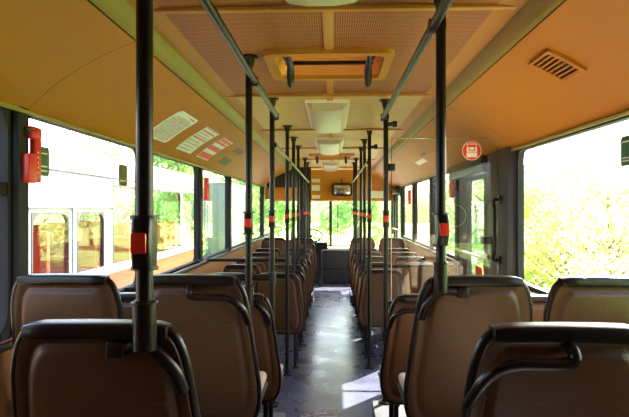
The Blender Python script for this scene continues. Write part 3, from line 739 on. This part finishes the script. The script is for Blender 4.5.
# ------------------------------------------------------------------ driver's area
dp = thing('driver_partition', "dark partition around the driver's cab at the far left", 'partition', (-0.8, 9.95, 0))
mb = MB(); prof = [(-0.35, 0), (0.43, 0), (0.43, 0.36), (0.0, 0.36), (-0.2, 0.25), (-0.35, 0.13)]
mb.loft([[Vector((x, y, 1.87 + z)) for x, z in prof] for y in (-0.02, 0.02)]); mb.build('top_panel', M['blackdull'], dp, smooth=False)
mb = MB(); mb.box(-0.38, 0.16, -0.02, 0.02, 1.66, 1.868, 0.004); mb.build('yellow_panel', M['cove'], dp)
mb = MB(); mb.box(0.18, 0.43, -0.03, 0.03, 0.0, 1.868, 0.006); mb.build('column', M['blackdull'], dp)
mb = MB(); mb.box(-0.40, 0.178, -0.02, 0.02, 0.0, 0.95, 0.006); mb.build('lower_panel', M['wall'], dp)
mb = MB(); mb.box(-0.40, 0.178, -0.003, 0.003, 0.952, 1.658); mb.build('pane', M['screen'], dp, smooth=False)
mi = thing('interior_mirror', 'convex interior mirror in a black frame on the front header', 'mirror', (CAM.x + 0.17, 10.86, 1.86))
o_ = rrect(-0.20, 0.20, -0.125, 0.125, 0.06)
mb = MB(); mb.ring(o_, rrect(-0.175, 0.175, -0.1, 0.1, 0.05), 'y', -0.03, 0.03); mb.build('frame', M['black'], mi)
mb = MB(); mb.loft([[Vector((x * s, -y, z * s)) for x, z in rrect(-0.185, 0.185, -0.11, 0.11, 0.05)] for s, y in ((1, -0.01), (1, 0.0), (0.85, 0.012), (0.5, 0.022), (0.15, 0.025))]); mb.build('mirror_glass', M['chrome'], mi)
mb = MB(); mb.cyl((0, 0.02, 0.10), (0, 0.01, 0.24), 0.012, 8); mb.build('bracket', M['black'], mi)
for k in range(3):
    o = MB().box(-0.08, 0.08, -0.002, 0.002, 0, 0.13).build('paper_notice', M['white'], None, smooth=False)
    o.location = (-0.31, 10.915 - 0.035 * k + (0.028 if k == 0 else 0.012 if k == 1 else -0.004), 1.69 + k * 0.155)
    o.rotation_euler = (R((-10, -10, -18)[k]), 0, 0)
    tag(o, ('lowest', 'middle', 'topmost')[k] + ' of the three pale notices stacked on the left of the front header', 'notice', 'paper notices on the front header')
o = MB().box(-0.13, 0.13, -0.002, 0.002, 0, 0.14).build('paper_notice', M['white'], None, smooth=False); o.location = (0.86, 10.90, 1.70); o.rotation_euler = (R(-10), 0, 0)
tag(o, 'white notice on the right part of the front header', 'notice')
db = thing('dashboard', 'dark dashboard and panel below the windscreen', 'dashboard', (0, 11.2, 0))
mb = MB(); mb.box(-1.2, 1.2, 0.12, 0.34, 0.0, 0.66, 0.02); mb.build('panel', M['dash'], db)
mb = MB(); mb.box(-1.2, 1.2, 0.08, 0.34, 0.66, 0.72, 0.02); mb.build('top_shelf', M['ivory'], db)
mb = MB(); mb.box(-0.95, -0.18, -0.25, 0.12, 0.62, 0.80, 0.04); mb.build('instrument_hood', M['black'], db)
mb = MB(); mb.box(-0.22, 0.35, 0.105, 0.12, 0.28, 0.31, 0.004); mb.build('kick_strip', M['rail'], db)
sw = thing('steering_wheel', "black steering wheel in the driver's cab", 'steering wheel', (-0.42, 10.75, 0.0))
mb = MB(); ax = Matrix.Rotation(R(28), 4, 'X')
mb.tube([(ax @ Vector((0.24 * math.cos(t), 0.24 * math.sin(t), 0))) + Vector((0, 0, 0.98)) for t in [k * 2 * math.pi / 32 for k in range(32)]], 0.014, 8, closed=True); mb.build('wheel_rim', M['black'], sw)
mb = MB()
for k in range(3):
    t = R(90 + 120 * k); mb.cyl((0, 0, 0.975), (ax @ Vector((0.235 * math.cos(t), 0.235 * math.sin(t), 0))) + Vector((0, 0, 0.98)), 0.011, 8)
mb.build('spokes', M['black'], sw)
mb = MB(); mb.cyl((0, 0, 0.96), (0, 0.15, 0.0), 0.03, 12); mb.cyl((0, 0, 0.95), (0, 0, 1.0), 0.05, 14); mb.build('column', M['black'], sw)
tm = thing('ticket_machine', 'black ticket machine beside the steering wheel', 'ticket machine', (-0.22, 10.8, 0.0))
mb = MB(); mb.box(-0.03, 0.03, -0.03, 0.03, 0, 0.72, 0.008); mb.build('stand', M['black'], tm)
mb = MB(); mb.box(-0.14, 0.14, -0.09, 0.09, 0.72, 0.86, 0.02); mb.build('body', M['black'], tm)
mb = MB(); mb.box(-0.10, 0.10, -0.096, -0.09, 0.76, 0.83); mb.build('screen', M['rail'], tm)
wp = thing('wiper', 'thin black wiper upright against the windscreen', 'wiper', (0.10, 11.66, 0.80))
mb = MB(); mb.tube([(0, 0, 0), (0.02, 0, 0.35), (0.02, 0, 0.70)], [0.012, 0.009, 0.006], 8); mb.build('arm', M['black'], wp)
mb = MB(); mb.box(0.01, 0.03, -0.03, -0.012, 0.30, 0.78); mb.build('blade', M['blackdull'], wp)

# ------------------------------------------------------------------ outside
GZ = -0.85
mb = MB(); mb.box(-80, 4.2, -30, 90, GZ - 0.2, GZ); struct(mb, 'ground', M['asphalt'], smooth=False)
mb = MB(); mb.box(4.2, 80, -30, 90, GZ - 0.2, GZ + 0.05); mb.box(-80, 4.2, 22, 90, GZ, GZ + 0.03); struct(mb, 'ground', M['grass'], smooth=False)

nb = thing('parked_bus', 'parked white and red bus seen through the left windows', 'bus', (-4.9, 3.0, GZ))
def nbb(nm, m, boxes, bev=0.03):
    mb = MB()
    for b in boxes: mb.box(*b, bev)
    return mb.build(nm, M[m], nb)
BX = 1.25
nbb('lower_body', 'busred', [(-BX, BX, -4.0, 12.6, 0.35, 1.28)])
nbb('waist_stripe', 'buswhite', [(BX - 0.01, BX + 0.012, -4.0, 12.6, 1.28, 1.42)], 0.005)
nbb('roof', 'buswhite', [(-BX, BX, -4.0, 12.6, 2.86, 3.25)], 0.15)
nbb('upper_side', 'buswhite', [(BX - 0.06, BX, -4.0, 6.3, 2.3, 2.9), (-BX, -BX + 0.06, -4.0, 12.6, 2.75, 2.9)], 0.01)
nbb('cant_panel', 'buswhite', [(BX - 0.06, BX, 6.3, 12.6, 2.75, 2.9)], 0.01)
for k, (y0, y1) in enumerate(((-4.0, -3.7), (-1.9, -1.7), (0.2, 0.4), (2.0, 2.2), (3.55, 3.75), (4.75, 4.98), (5.95, 6.3), (7.6, 7.95), (10.5, 10.7), (12.3, 12.6))):
    mb = MB(); mb.box(BX - 0.06, BX, y0, y1, 1.28, 2.302 if y0 < 7 else 2.76); mb.build('pillar', M['buswhite'], nb)
    if k % 2 == 0:
        mb = MB(); mb.box(-BX, -BX + 0.06, y0, y1, 1.28, 2.8, 0.01); mb.build('pillar', M['buswhite'], nb)
mb = MB(); mb.box(BX - 0.02, BX + 0.02, 4.83, 4.92, 0.6, 2.4, 0.01); mb.build('door_post', M['bluegrey'], nb)
for y0, y1, z1 in ((-3.7, -1.9, 2.3), (-1.7, 0.2, 2.3), (0.4, 2.0, 2.3), (2.2, 3.55, 2.3), (3.75, 4.75, 2.3), (4.98, 5.95, 2.3), (6.3, 7.6, 2.75), (7.95, 10.5, 2.75), (10.7, 12.3, 2.75)):
    mb = MB(); mb.ring(rrect(y0, y1, 1.28, z1, 0.01), rrect(y0 + 0.035, y1 - 0.035, 1.315, z1 - 0.035, 0.14), 'x', BX - 0.045, BX + 0.008)
    w = mb.build('window_frame', M['dash'], nb)
    mb = MB(); mb.box(BX - 0.03, BX - 0.024, y0 + 0.04, y1 - 0.04, 1.32, z1 - 0.04); mb.build('pane', M['glass'], w, smooth=False)
for k in range(10):
    y = -3.2 + k * 1.5
    for x in (0.75, -0.75):
        mb = MB(); mb.box(x - 0.42, x + 0.42, y, y + 0.1, 1.1, 2.05, 0.04); mb.box(x - 0.42, x + 0.42, y + 0.1, y + 0.5, 1.1, 1.4, 0.04); mb.build('seat', M['orangefab'], nb)
nbb('bus_floor', 'dash', [(-BX + .05, BX - .05, -3.9, 12.5, 1.0, 1.05)], 0.005)
for y in (-1.6, 9.6):
    mb = MB(); mb.cyl((BX - 0.25, y, 0.48), (BX + 0.01, y, 0.48), 0.48, 28); t = mb.build('tyre', M['tyre'], nb)
    mb = MB(); mb.cyl((BX - 0.2, y, 0.48), (BX + 0.03, y, 0.48), 0.26, 20); mb.build('wheel_hub', M['concrete'], t)
nbb('gutter', 'concrete', [(BX, BX + 0.03, -4.0, 12.6, 2.86, 2.90)], 0.004)
nbb('drip_rail', 'concrete', [(BX, BX + 0.025, -4.0, 6.3, 2.36, 2.39)], 0.004)
nbb('yellow_panel', 'yellow', [(BX, BX + 0.012, -0.9, 0.9, 0.9, 1.2)], 0.004)
gb = thing('clad_building', 'grey striped building beyond the parked bus', 'building', (-7.2, 27.0, GZ))
mb = MB(); mb.box(-2.5, 2.3, 0, 6, 0, 3.6, 0.02); mb.build('wall', M['concrete'], gb)
for k in range(6):
    mb = MB(); mb.box(-2.3 + k * 0.8, -1.95 + k * 0.8, -0.06, 0.0, 0.1, 3.5, 0.01); mb.build('upright_fin', M['buswhite'], gb)

# trees
def crown_mesh(name, m, n, blobs, leaf):
    rnd = random.Random(name + str(n)); V = []; Fc = []
    for i in range(n):
        bx, by, bz, br, bh = rnd.choice(blobs)
        while True:
            v = Vector((rnd.uniform(-1, 1), rnd.uniform(-1, 1), rnd.uniform(-1, 1)))
            if 0.35 < v.length < 1: break
        c = Vector((bx + v.x * br, by + v.y * br, bz + v.z * bh))
        a = Vector((rnd.gauss(0, 1), rnd.gauss(0, 1), rnd.gauss(0, 1))).normalized(); b = a.orthogonal().normalized()
        s = leaf * rnd.uniform(0.6, 1.4); c2 = a.cross(b)
        k = len(V); V += [c + b * s, c + c2 * s * 0.55, c - b * s, c - c2 * s * 0.55]; Fc.append((k, k + 1, k + 2, k + 3))
    me = bpy.data.meshes.new(name); me.from_pydata(V, [], Fc); me.materials.append(m); return me
def branch_mb(h, spread, rnd, nb_=9, r=0.12, z0=0.25):
    mb = MB(); mb.tube([(0, 0, 0), (rnd.uniform(-.1, .1), rnd.uniform(-.1, .1), h * 0.5), (rnd.uniform(-.2, .2), 0, h)], [r, r * 0.7, r * 0.25], 8)
    for k in range(nb_):
        t = R(k * 137.5); z = h * (z0 + 0.6 * k / nb_); L = spread * rnd.uniform(0.5, 1)
        mb.tube([(0, 0, z), (math.cos(t) * L * 0.5, math.sin(t) * L * 0.5, z + L * 0.35), (math.cos(t) * L, math.sin(t) * L, z + L * 0.9)], [r * 0.35, r * 0.22, r * 0.06], 6)
    return mb
def tree(name, label, cat, loc, m, h, w, n, leaf, group, low=0.35, br=9, rad=0.12):
    rnd = random.Random(label); root = thing(name, label, cat, loc, group, rz=rnd.uniform(0, 6))
    branch_mb(h * 0.85, w * 0.8, rnd, br, rad, 0.2).build('trunk', M['bark'], root)
    blobs = []
    for k in range(11):
        t = rnd.uniform(0, 6.28); q = rnd.uniform(0, w * 0.6)
        blobs.append((math.cos(t) * q, math.sin(t) * q, h * rnd.uniform(low + 0.1, 0.85), w * rnd.uniform(0.3, 0.5), h * rnd.uniform(0.1, 0.2)))
    o = bpy.data.objects.new('foliage', crown_mesh(label, M[m], n, blobs, leaf)); COL.objects.link(o); o.parent = root
gR = 'bushes and trees outside the right windows'
tree('spring_bush', 'pale yellow-green bush filling the left part of the large right window', 'bush', (6.0, 16.4, GZ), 'leafy', 3.6, 2.2, 5000, 0.075, gR, 0.0, 12, 0.07)
tree('spring_bush', 'thin twiggy bush in the middle of the large right window', 'bush', (5.6, 13.6, GZ), 'leafy', 2.9, 2.0, 3400, 0.055, gR, 0.0, 30, 0.05)
tree('spring_bush', 'sparse pale bush at the right edge of the large right window', 'bush', (5.3, 10.9, GZ), 'leafy', 2.7, 2.0, 1900, 0.05, gR, 0.0, 30, 0.05)
tree('spring_bush', 'low twiggy bush close under the large right window', 'bush', (3.9, 9.0, GZ), 'leafy', 1.9, 1.3, 1300, 0.04, gR, 0.0, 34, 0.035)
tree('spring_tree', 'taller pale tree behind the bushes of the large right window', 'tree', (11.4, 29.0, GZ), 'leafy', 4.6, 3.2, 3600, 0.11, gR, 0.0)
tree('spring_tree', 'pale tree farther out behind the right edge of the large right window', 'tree', (9.6, 20.0, GZ), 'leafy', 3.8, 3.2, 3000, 0.11, gR, 0.0)
tree('spring_bush', 'green bush seen through the glass of the middle door', 'bush', (5.6, 20.8, GZ), 'leafg', 4.4, 2.4, 2200, 0.10, gR, 0.1)
tree('spring_tree', 'green tree beyond the far right windows, left of the door', 'tree', (6.2, 24, GZ), 'leafg', 6.5, 2.8, 2600, 0.13, gR, 0.1)
tree('spring_tree', 'green tree close beyond the right end of the windscreen', 'tree', (7.8, 35, GZ), 'leafg', 8, 2.6, 2600, 0.16, gR, 0.08)
gF = 'trees in front of the windscreen'
tree('roadside_tree', 'light green tree behind the right half of the windscreen', 'tree', (1.4, 31, GZ), 'leafg', 8, 2.6, 3000, 0.17, gF, 0.05)
tree('roadside_tree', 'green tree behind the windscreen divider', 'tree', (-2.6, 36, GZ), 'leafd', 9, 3.8, 3000, 0.18, gF, 0.05)
tree('roadside_tree', 'green tree behind the steering wheel side of the windscreen', 'tree', (-6.0, 42, GZ), 'leafg', 9, 3.8, 2800, 0.18, gF, 0.05)
gL = 'trees beyond the parked bus'
tree('roadside_tree', 'dense green tree behind the farthest left windows', 'tree', (-6.2, 22.5, GZ), 'leafd', 6.6, 2.0, 3000, 0.12, gL, 0.05)
tree('roadside_tree', 'green tree showing over the far end of the parked bus', 'tree', (-10.5, 25, GZ), 'leafg', 6, 2.6, 2600, 0.13, gL, 0.1)
tree('roadside_tree', 'green tree seen through the windows of the parked bus, left one', 'tree', (-11, 14, GZ), 'leafg', 5, 2.6, 2400, 0.12, gL, 0.1)
tree('roadside_tree', 'green tree seen through the windows of the parked bus, right one', 'tree', (-11, 19.5, GZ), 'leafg', 5, 2.6, 2400, 0.12, gL, 0.1)
